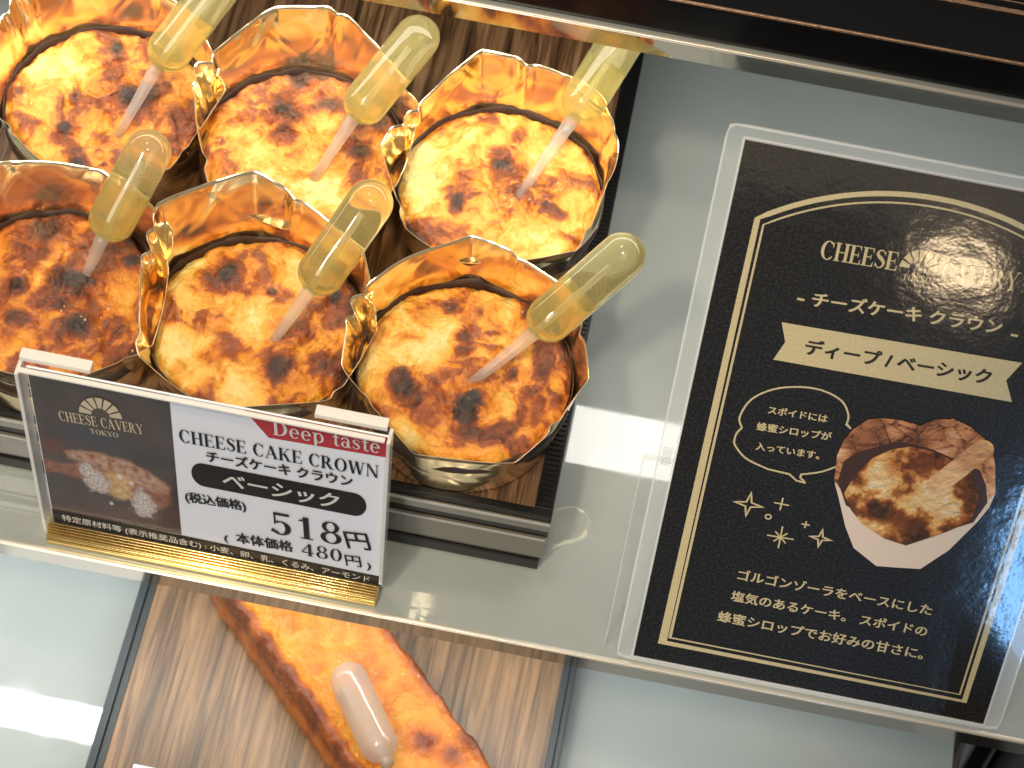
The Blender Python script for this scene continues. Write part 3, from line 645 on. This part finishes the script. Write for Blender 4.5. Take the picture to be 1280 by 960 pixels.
# printed photo of a broken cheesecake bar: one sheet with its printed colours per vertex
def poly_dist(P, x, y):
    d = 1e9; ins = False; n = len(P)
    for k in range(n):
        (ax, ay), (bx, by) = P[k], P[(k + 1) % n]
        dx, dy = bx - ax, by - ay; t = max(0, min(1, ((x - ax) * dx + (y - ay) * dy) / (dx * dx + dy * dy)))
        d = min(d, math.hypot(x - ax - t * dx, (y - ay - t * dy)))
        if (ay > y) != (by > y) and x < ax + (y - ay) * dx / dy: ins = not ins
    return -d if ins else d
def photo_sheet():
    BODY = [(-143.5, 42.5), (-139, 41.2), (-132.4, 43.2), (-131, 46), (-118, 47), (-105.8, 40.5), (-105.6, 29), (-109, 25.5), (-117, 29), (-124, 29), (-131, 34.5), (-139.3, 35.6), (-143.5, 34.8)]
    CRUST = [(-136, 48.9), (-132, 51), (-127.1, 51.7), (-116.5, 50), (-109, 43.9), (-105.7, 39.4), (-106, 35.5), (-110.7, 34.5), (-117.5, 38.9), (-124, 41.5), (-130, 44.6), (-135.1, 45)]
    CHEESE = [(-125, 40.5), (-120, 41.8), (-116.5, 39.5), (-117.5, 28), (-121, 26.5), (-123.5, 28.5)]
    CR1 = [(-132.4, 42), (-130, 45), (-125.2, 39), (-123.4, 34.6), (-125.3, 28.5), (-129.8, 29.2), (-131.5, 34.5)]
    CR2 = [(-117.2, 31), (-114.4, 36), (-111.7, 31.3), (-110.1, 27), (-111.8, 19.3), (-115.4, 18.9), (-117.3, 21.2)]
    mix = lambda a, b, t: tuple(p_ + (q_ - p_) * t for p_, q_ in zip(a, b))
    def tone(x, y):
        q = noise.fractal(Vector((x * .12, y * .08, 1)), 1, 2, 3); q2 = noise.fractal(Vector((x * .55, y * .4, 7)), 1, 2, 4); q3 = noise.fractal(Vector((x * 1.6, y * 1.1, 3)), 1, 2, 3)
        c = mix((.050, .036, .032), (.066, .050, .046), .5 + q)
        c = mix(c, (.026, .034, .062), .85 * math.exp(-((x + 127) / 9) ** 2 - ((y - 60) / 5.5) ** 2))
        c = mix(c, (.020, .020, .020), .8 * math.exp(-((x + 110) / 8) ** 2 - ((y - 53) / 5) ** 2))
        c = mix(c, (.115, .040, .030), .8 * smooth01(26, 17, y - .3 * (x + 123)) * (.5 + .5 * q))
        c = mix(c, (.13, .034, .024), .8 * math.exp(-((x + 140) / 5) ** 2 - ((y - 50) / 5) ** 2))
        c = mix(c, mix((.17, .050, .030), (.34, .13, .07), .5 + .8 * q2), smooth01(1.2, -1.0, poly_dist(BODY, x, y) + 1.4 * q2))
        c = mix(c, mix((.30, .12, .07), (.52, .33, .22), .5 + .9 * q2), smooth01(.9, -1.0, poly_dist(CRUST, x, y) + 1.2 * q2))
        c = mix(c, mix((.50, .26, .09), (.66, .47, .24), .5 + q2), smooth01(1.4, -1.0, poly_dist(CHEESE, x, y) + 1.8 * q2))
        for P in (CR1, CR2): c = mix(c, mix((.36, .26, .23), (.74, .68, .66), .5 + 1.1 * q3), smooth01(1.0, -.9, poly_dist(P, x, y) + 1.6 * q3 + 1.2 * q2))
        for (cx, cy, r) in ((-120.5, 40, 1.2), (-117, 37.5, 1.0), (-124, 23.2, .9)): c = mix(c, (.78, .74, .70), .8 * smooth01(r, r * .4, math.hypot(x - cx, (y - cy) * .7) + .5 * q3))
        return c
    bm = bmesh.new(); lay = bm.verts.layers.float_color.new('tint'); N = 150; rows = []
    for j in range(N + 1):
        row = []
        for k in range(N + 1):
            x = -143.0 + (39.8 if j else 39.75) * k / N; y = 12.3 + 78.0 * j / N
            v = bm.verts.new((x * .001, y * .001, .8e-4)); v[lay] = (*[max(0, min(1, t)) for t in tone(x, y)], 1); row.append(v)
        rows.append(row)
    for A, B in zip(rows, rows[1:]):
        for k in range(N): bm.faces.new((A[k], A[k + 1], B[k + 1], B[k]))
    m = gloss_print('printed_photo', (.1, .1, .1), coat=.2); nt = m.node_tree
    at = nt.nodes.new('ShaderNodeAttribute'); at.attribute_name = 'tint'; nt.links.new(at.outputs['Color'], nt.nodes['Principled BSDF'].inputs['Base Color'])
    return obj('printed_photo', bm, m, pc, False)
photo_sheet()
# lettering on the card
s = Sheet(4.5 * E5)
s.arch_logo(-123.5, 72.7, 6.2, 2.7, 1.55, .05, 7); s.serif('CHEESE CAVERY', (-135.8, 66.2), (-111.4, 67.4), 5.2); s.serif('TOKYO', (-127.2, 62.3), (-118.9, 62.9), 2.6)
s.build('logo', CREAM, pc)
s = Sheet(4.5 * E5)
s.serif('CHEESE CAKE CROWN', (-101.3, 67.2), (-44.2, 68.5), 6.8)
s.cjk('チーズケーキ クラウン', (-93.5, 59.3), (-51.5, 60.9), 1.6, .012, 0, .16)
s.build('product_name', INK, pc); s = Sheet(4.5 * E5)
s.cjk('(税込価格)', (-100.6, 32.6), (-82.6, 34.0), 1.6, .008, 0, .2); s.build('tax_note', INK, pc); s = Sheet(4.5 * E5)
s.serif('518', (-75.6, 24.8), (-54.0, 25.6), 12.8, .12); s.cjk('円', (-52.4, 24.6), (-45.2, 25.9), 1.30, .012)
s.build('price', INK, pc); s = Sheet(4.5 * E5)
s.cjk('(', (-90.0, 13.2), (-88.6, 13.2), 1.15, .03); s.cjk('本体価格', (-86.0, 14.5), (-68.8, 15.4), 1.6, .008, 0, .2); s.serif('480', (-66.4, 15.0), (-53.9, 15.4), 7.4, .10)
s.cjk('円', (-52.7, 13.8), (-47.9, 14.4), 1.30, .012); s.cjk(')', (-46.6, 13.2), (-45.2, 13.2), 1.15, .03)
s.build('net_price', INK, pc)
s = Sheet(5 * E5)
s.serif('Deep taste', (-74.2, 81.0), (-44.0, 82.0), 7.4, .05); s.build('corner_lettering', PALE, pc); s = Sheet(5 * E5)
s.cjk('ベーシック', (-89.6, 46.6), (-55.9, 46.6), 1.35, .010, .10, .2); s.build('pill_lettering', PALE, pc); s = Sheet(5 * E5)
s.cjk('特定原材料等 (表示推奨品含む) : 小麦、卵、乳、くるみ、アーモンド', (-140.2, 6.6), (-45.4, 5.4), 1.35, .006)
s.build('ingredient_lettering', PALE, pc)
# holder
ho = tag(empty('card_holder', (-.0925, CARD_Y, 0)), 'clear acrylic card holder with ridged gold base at the front of the middle shelf', 'card holder')
bm = bmesh.new(); X0, X1 = -.0518, .0500
add_box(bm, X0, X1, -.0055, .006, .0002, .0026, .0004); add_box(bm, X0, X1, -.0050, .0055, .0027, .0040, .0004)
for k in range(5): add_box(bm, X0, X1, -.0046 + k * .0008, -.0040 + k * .0008, .0039, .0046 + k * .0003, .0002)
obj('gold_base', bm, M_gold, ho)
bm = bmesh.new(); add_box(bm, X0 - .0002, X1 - .0004, -.0026, -.0014, .0030, .0910, .0002); add_box(bm, X0 - .0002, X1 - .0004, .0020, .0030, .0030, .0922, .0002)
obj('clear_plates', bm, M_acrylic, ho, False)
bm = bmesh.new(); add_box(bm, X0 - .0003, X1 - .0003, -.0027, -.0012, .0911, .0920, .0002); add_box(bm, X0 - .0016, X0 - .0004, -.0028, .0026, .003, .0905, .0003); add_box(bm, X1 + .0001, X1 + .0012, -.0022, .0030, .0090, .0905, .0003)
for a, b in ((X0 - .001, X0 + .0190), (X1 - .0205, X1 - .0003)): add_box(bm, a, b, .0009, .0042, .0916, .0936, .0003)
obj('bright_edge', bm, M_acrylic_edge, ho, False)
# small dark card on the lower tray, only its top edge in view
lw = tag(empty('price_card', (-.1080, -.0185, -.1446)), 'small dark price card with white top edge standing on the lower wooden tray', 'price card')
obj('card', box(-.0100, .026, 0, .0006, .0, .0348), STRIP, lw, False); obj('white_edge', box(-.0106, .0266, -.0004, .0010, .0349, .0358), WHITE, lw, False)
# ------------------------------------------------------------------ laminated sign
PA = rad(90 - 24.8)
ps = tag(empty('laminated_sign', (.0365, .0022, .0009), (PA, 0, 0)), 'black laminated sign with gold lettering and cake picture leaning at the front of the shelf', 'sign')
BLK = gloss_print('sign_black', (.005, .0048, .0045), (.032, .028, .022)); GOLD = gloss_print('sign_gold', (.52, .44, .25), (.60, .51, .31), .8); GDARK = gloss_print('banner_ink', (.02, .017, .012), coat=.5)
bm = bmesh.new(); add_box(bm, 0, .1064, .0006, .1752, -.0003, 0); obj('paper', bm, BLK, ps, False)
# clear margin of the laminate, a frame with rounded corners
def rrect(x0, y0, x1, y1, r, n=7):
    P = []
    for cx, cy, a in ((x1 - r, y0 + r, -90), (x1 - r, y1 - r, 0), (x0 + r, y1 - r, 90), (x0 + r, y0 + r, 180)):
        P += [(cx + r * math.cos(rad(a + 90 * i / n)), cy + r * math.sin(rad(a + 90 * i / n))) for i in range(n + 1)]
    return P
def margin(x0, y0, x1, y1, r, ix0, iy0, ix1, iy1, z0, z1):
    bm = bmesh.new(); O = rrect(x0, y0, x1, y1, r); I = rrect(ix0, iy0, ix1, iy1, .0002); n = len(O)
    V = [[bm.verts.new((x, y, z)) for x, y in P] for P in (O, I) for z in (z0, z1)]
    for i in range(n):
        j = (i + 1) % n
        for A, B in ((V[0], V[1]), (V[1], V[3]), (V[3], V[2]), (V[2], V[0])): bm.faces.new((A[i], A[j], B[j], B[i]))
    return bm
obj('laminate_margin', margin(-.0050, -.0008, .1112, .1790, .0045, .0001, .0005, .1063, .1753, -.0004, .0001), M_lam, ps, False)
bm = margin(-.0052, -.0009, .1114, .1792, .0046, -.0046, -.0003, .1108, .1786, -.0005, .0002); obj('laminate_seam', bm, M_lam_edge, ps, False)
bm = margin(-.0006, .0001, .1070, .1759, .0004, .0001, .0007, .1063, .1751, -.0002, .00025); obj('paper_seam', bm, M_lam_edge, ps, False)
def arch(dx, y_bot, y_sh, y_top, n=30):
    u0, u1 = 53.3 - dx, 53.3 + dx; sag = y_top - y_sh; Rr = (dx * dx + sag * sag) / (2 * sag); a = math.asin(dx / Rr)
    return [(u0, y_bot)] + [(53.3 + Rr * math.sin(-a + 2 * a * i / n), y_top - Rr + Rr * math.cos(-a + 2 * a * i / n)) for i in range(n + 1)] + [(u1, y_bot)]
s = Sheet(E5)
s.line(arch(45.6, 7.7, 153.0, 168.6), 1.55, True); s.line(arch(43.7, 9.9, 151.5, 166.0), .55, True)
s.build('border', GOLD, ps)
s = Sheet(-.0003 - E5)     # the same border printed on the back
s.line(arch(45.6, 7.7, 153.0, 168.6), 1.55, True); s.line(arch(43.7, 9.9, 151.5, 166.0), .55, True)
bmesh.ops.reverse_faces(s.bm, faces=s.bm.faces); s.build('back_border', GOLD, ps)
s = Sheet(E5)
s.serif('CHEESE', (26.0, 144.7), (46.9, 145.3), 5.6, .02); s.serif('CAVERY', (58.6, 145.1), (79.2, 146.1), 5.6, .02); s.serif('TOKYO', (48.9, 142.9), (56.6, 143.5), 1.9); s.arch_logo(52.5, 146.8, 5.2, 2.5, 1.2, .05)
s.build('logo', GOLD, ps)
s = Sheet(E5)
s.line([(22.9, 131.3), (24.9, 131.3)], .7); s.line([(81.0, 132.7), (83.0, 132.7)], .7)
s.cjk('チーズケーキ クラウン', (27.2, 129.8), (78.4, 132.2), 1.0, .010, 0, .2)
for txt, a, b in (('スポイドには', (22.4, 93.6), (39.0, 94.3)), ('蜂蜜シロップが', (20.4, 87.4), (41.3, 88.6)), ('入っています。', (21.4, 81.0), (39.4, 81.8))): s.cjk(txt, a, b, 1.0, .007, 0, .13)
for txt, a, b in (('ゴルゴンゾーラをベースにした', (25.0, 35.6), (82.1, 36.2)), ('塩気のあるケーキ。 スポイドの', (24.5, 27.5), (82.5, 28.2)), ('蜂蜜シロップでお好みの甘さに。', (22.1, 19.2), (83.4, 19.8))): s.cjk(txt, a, b, 1.0, .007, 0, .13)
s.build('lettering', GOLD, ps)
s = Sheet(E5); s.poly([(20.3, 123.2), (86.2, 124.8), (83.4, 118.5), (86.6, 112.1), (20.4, 111.1), (22.5, 117.3)]); s.build('banner', GOLD, ps)
s = Sheet(2 * E5); s.cjk('ディープ / ベーシック', (28.4, 114.6), (79.4, 116.0), 1.0, .014, 0, .25); s.build('banner_lettering', GDARK, ps)
def spl(pts, n=6):
    out = []; m = len(pts)
    for i in range(m - 1):
        p0 = pts[max(0, i - 1)]; p1 = pts[i]; p2 = pts[i + 1]; p3 = pts[min(m - 1, i + 2)]
        for j in range(n):
            t = j / n; out.append(tuple(.5 * (2 * p1[k] + (p2[k] - p0[k]) * t + (2 * p0[k] - 5 * p1[k] + 4 * p2[k] - p3[k]) * t * t + (3 * p1[k] - p0[k] - 3 * p2[k] + p3[k]) * t ** 3) for k in (0, 1)))
    return out + [pts[-1]]
s = Sheet(E5)
s.line(spl([(16.3, 87.4), (15.0, 90.7), (17.0, 97.0), (22.2, 101.6), (29.0, 104.0), (35.6, 104.3), (41.4, 102.2), (44.2, 98.2), (44.4, 95.0)]) + [(45.9, 93.8)], .55)
s.line(spl([(44.5, 80.5), (40.6, 77.8), (35.6, 75.8)]) + spl([(35.5, 74.7), (37.4, 73.3)], 3) + spl([(34.7, 73.4), (32.3, 75.1)], 3) + spl([(26.1, 75.4), (19.5, 77.5), (15.6, 81.1), (15.0, 83.4), (15.3, 85.5), (16.3, 87.4)]), .55)
s.build('speech_bubble', GOLD, ps)
def star(s, cx, cy, R, w, k=.26):
    P = []
    for i in range(8):
        a = rad(90 - 45 * i); q = R if i % 2 == 0 else R * k; P.append((cx + q * math.cos(a), cy + q * math.sin(a)))
    Q = []
    for i in range(0, 8, 2):
        a, b, c = P[i], P[(i + 1) % 8], P[(i + 2) % 8]
        Q += [(a[0] + (b[0] - a[0]) * t, a[1] + (b[1] - a[1]) * t) for t in (0, .5)] + [b, ((b[0] + c[0]) / 2, (b[1] + c[1]) / 2)]
    s.line(Q, w, True)
s = Sheet(E5)
star(s, 23.1, 62.3, 4.1, .5); star(s, 45.4, 55.5, 3.1, .5)
for cx, cy, R in ((32.2, 64.6, 2.2), (40.3, 59.2, 1.2)): s.line([(cx - R, cy), (cx + R, cy)], .45); s.line([(cx, cy - R), (cx, cy + R)], .45)
s.line([(29.4 + .8 * math.cos(rad(a)), 59.4 + .8 * math.sin(rad(a))) for a in range(0, 360, 20)], .45, True)
for i in range(4): a = rad(45 * i + 2); R = 3.9 if i % 2 == 0 else 2.5; s.line([(34.2 - R * math.cos(a), 53.2 - R * math.sin(a)), (34.2 + R * math.cos(a), 53.2 + R * math.sin(a))], .45)
s.build('sparkles', GOLD, ps)
# printed picture of the cake
FOILP = [(47.2, 71.2), (45.3, 74.9), (44.0, 84.4), (44.8, 89.9), (46.6, 94), (49.8, 97.9), (53.5, 99.3), (58.7, 99.8), (64.2, 99.2), (67.5, 102), (72.5, 103.4), (77.5, 101.9), (81.4, 99.6), (84.7, 97.1), (87.2, 91.2), (89.6, 82), (80, 66), (60, 62)]
def pic(z, mat, name, P):
    s = Sheet(z); s.poly(P); return s.build(name, mat, ps)
m_pf = cake_mat('print_foil', [(0, (.76, .48, .30)), (.3, (.55, .26, .12)), (.55, (.34, .125, .055)), (1, (.07, .026, .016))], .25, 300, 0, coat=.3)
m_pc = cake_mat('print_cake', [(0, (.82, .68, .44)), (.22, (.74, .44, .16)), (.45, (.50, .19, .045)), (.7, (.22, .06, .016)), (1, (.05, .02, .01))], .4, 500, 0, coat=.3)
def star_pic(z, mat, name, outline, c, fn, rings=44, per=12):
    O = []
    for a_, b_ in zip(outline, outline[1:] + outline[:1]): O += [(a_[0] + (b_[0] - a_[0]) * k / per, a_[1] + (b_[1] - a_[1]) * k / per) for k in range(per)]
    bm = bmesh.new(); lay = bm.verts.layers.float.new('bake'); rows = []
    def vv(x, y, u):
        v = bm.verts.new((x * .001, y * .001, z)); v[lay] = max(0, min(1, fn(x, y, u))); return v
    cv = vv(c[0], c[1], 0)
    for r in range(1, rings + 1): rows.append([vv(c[0] + (x - c[0]) * r / rings, c[1] + (y - c[1]) * r / rings, r / rings) for x, y in O])
    n = len(O)
    for k in range(n): bm.faces.new((cv, rows[0][k], rows[0][(k + 1) % n]))
    for A, B in zip(rows, rows[1:]):
        for k in range(n): bm.faces.new((A[k], B[k], B[(k + 1) % n], A[(k + 1) % n]))
    bm.normal_update()
    if sum(f.normal.z for f in bm.faces) < 0: bmesh.ops.reverse_faces(bm, faces=bm.faces)
    return obj(name, bm, mat, ps, False)
def pic_cake_tone(x, y, u):
    q = fbm(x * .001, y * .001, 110, 61, 5); q2 = fbm(x * .001, y * .001, 330, 67, 4)
    b_ = .54 + .24 * q + smooth01(.0, .14, q + .3 * q2) * .18 - smooth01(.10, .24, -q - .3 * q2) * .24 + .10 * q2
    for sx, sy, r_, k in ((58.8, 69.5, 3, .4), (60.5, 84.8, 3.2, .3), (73.5, 64.5, 3, .3), (66, 78, 4, .15), (57, 75.5, 2.6, -.4), (62.5, 62.6, 3.4, -.4), (81.5, 71, 3, -.4), (71, 82, 3.5, -.25)): b_ += k * math.exp(-((x - sx) ** 2 + (y - sy) ** 2) / r_ ** 2)
    return b_ + .12 * smooth01(.8, 1, u)
def pic_foil_tone(x, y, u):
    q = fbm(x * .001, y * .001, 95, 71, 3); q2 = noise.voronoi(Vector((x * .16, y * .22, 3)))[0]
    return .40 + .45 * q + .5 * (q2[0] - .35) + (.4 if abs((q2[1] - q2[0])) < .035 else 0)
pic(2 * E5, gloss_print('print_cup', (.66, .55, .46), coat=.5), 'picture_cup', [(44.6, 81), (45.4, 75), (47.2, 71.1), (51.4, 61.2), (55.3, 54.5), (62.9, 49.8), (68.6, 50.6), (75.3, 51.7), (81.6, 59.9), (87.1, 71.4), (89.1, 76.9), (89.6, 82)])
star_pic(2.6 * E5, m_pf, 'picture_foil', [(45.0, 76), (44.0, 84.4), (44.8, 89.9), (46.6, 94), (49.8, 97.9), (53.5, 99.3), (58.7, 99.8), (64.2, 99.2), (67.5, 102), (72.5, 103.4), (77.5, 101.9), (81.4, 99.6), (84.7, 97.1), (87.2, 91.2), (89.6, 82), (84, 72), (48.6, 72)], (66.5, 80), pic_foil_tone)
pic(3.0 * E5, gloss_print('print_shadow_gap', (.05, .022, .014), coat=.5), 'picture_gap', [(46.0, 76), (46.2, 83.0), (49, 86.5), (55, 90.3), (60, 92.8), (64, 93.0), (70, 92.2), (78, 90), (83.6, 88.5), (86.4, 84), (88.2, 78.5), (86, 71.0), (70, 60), (50, 68.5)])
star_pic(3.6 * E5, m_pc, 'picture_cake', [(48.6, 72.3), (50, 78.5), (53.8, 85.9), (58.3, 89.8), (63.2, 92), (70, 91.7), (77.2, 89.7), (81.9, 86.8), (85, 80.9), (85.5, 77.7), (85.1, 71), (78.3, 65.1), (69.5, 58.9), (63.1, 59.8), (56.1, 63.2), (51.8, 67.2)], (67.5, 76), pic_cake_tone)
s = Sheet(4.2 * E5)
a = math.atan2(15.7, 10); px, py = 73.2, 80.9; ex, ey = 82.6, 95.6; r = 3.1
P = [(ex + r * math.cos(a - math.pi / 2 + math.pi * i / 14), ey + r * math.sin(a - math.pi / 2 + math.pi * i / 14)) for i in range(15)] + [(px + r * math.cos(a + math.pi / 2 + math.pi * i / 14), py + r * math.sin(a + math.pi / 2 + math.pi * i / 14)) for i in range(15)]
s.poly(P); s.build('picture_dropper', cake_mat('print_dropper', [(0, (.80, .52, .30)), (.5, (.66, .36, .16)), (1, (.42, .19, .08))], .5, 200, 0, .4), ps)
# clear stand behind the sign
st = tag(empty('sign_stand', (.0365, .0022, .0009), (PA, 0, 0)), 'clear acrylic easel stand behind the black laminated sign', 'sign stand')
obj('back_plate', box(-.0088, .1120, .0015, .0700, -.0034, -.0016, .0004), M_acrylic, st, False)
bm = bmesh.new(); add_box(bm, -.0092, -.0087, .0015, .0700, -.0036, -.0014); add_box(bm, -.0088, .1120, .0698, .0704, -.0036, -.0014); add_box(bm, -.0040, -.0012, .0695, .0745, -.0030, -.0006, .0003)
obj('bright_edge', bm, film('stand_edge', (.70, .75, .73), .22, .1), st, False)
# ------------------------------------------------------------------ render
scene.render.engine = 'CYCLES'
cy = scene.cycles
cy.max_bounces = 14; cy.transmission_bounces = 12; cy.transparent_max_bounces = 16; cy.glossy_bounces = 6; cy.diffuse_bounces = 4
cy.use_denoising = True; cy.sample_clamp_indirect = 6; cy.blur_glossy = .3
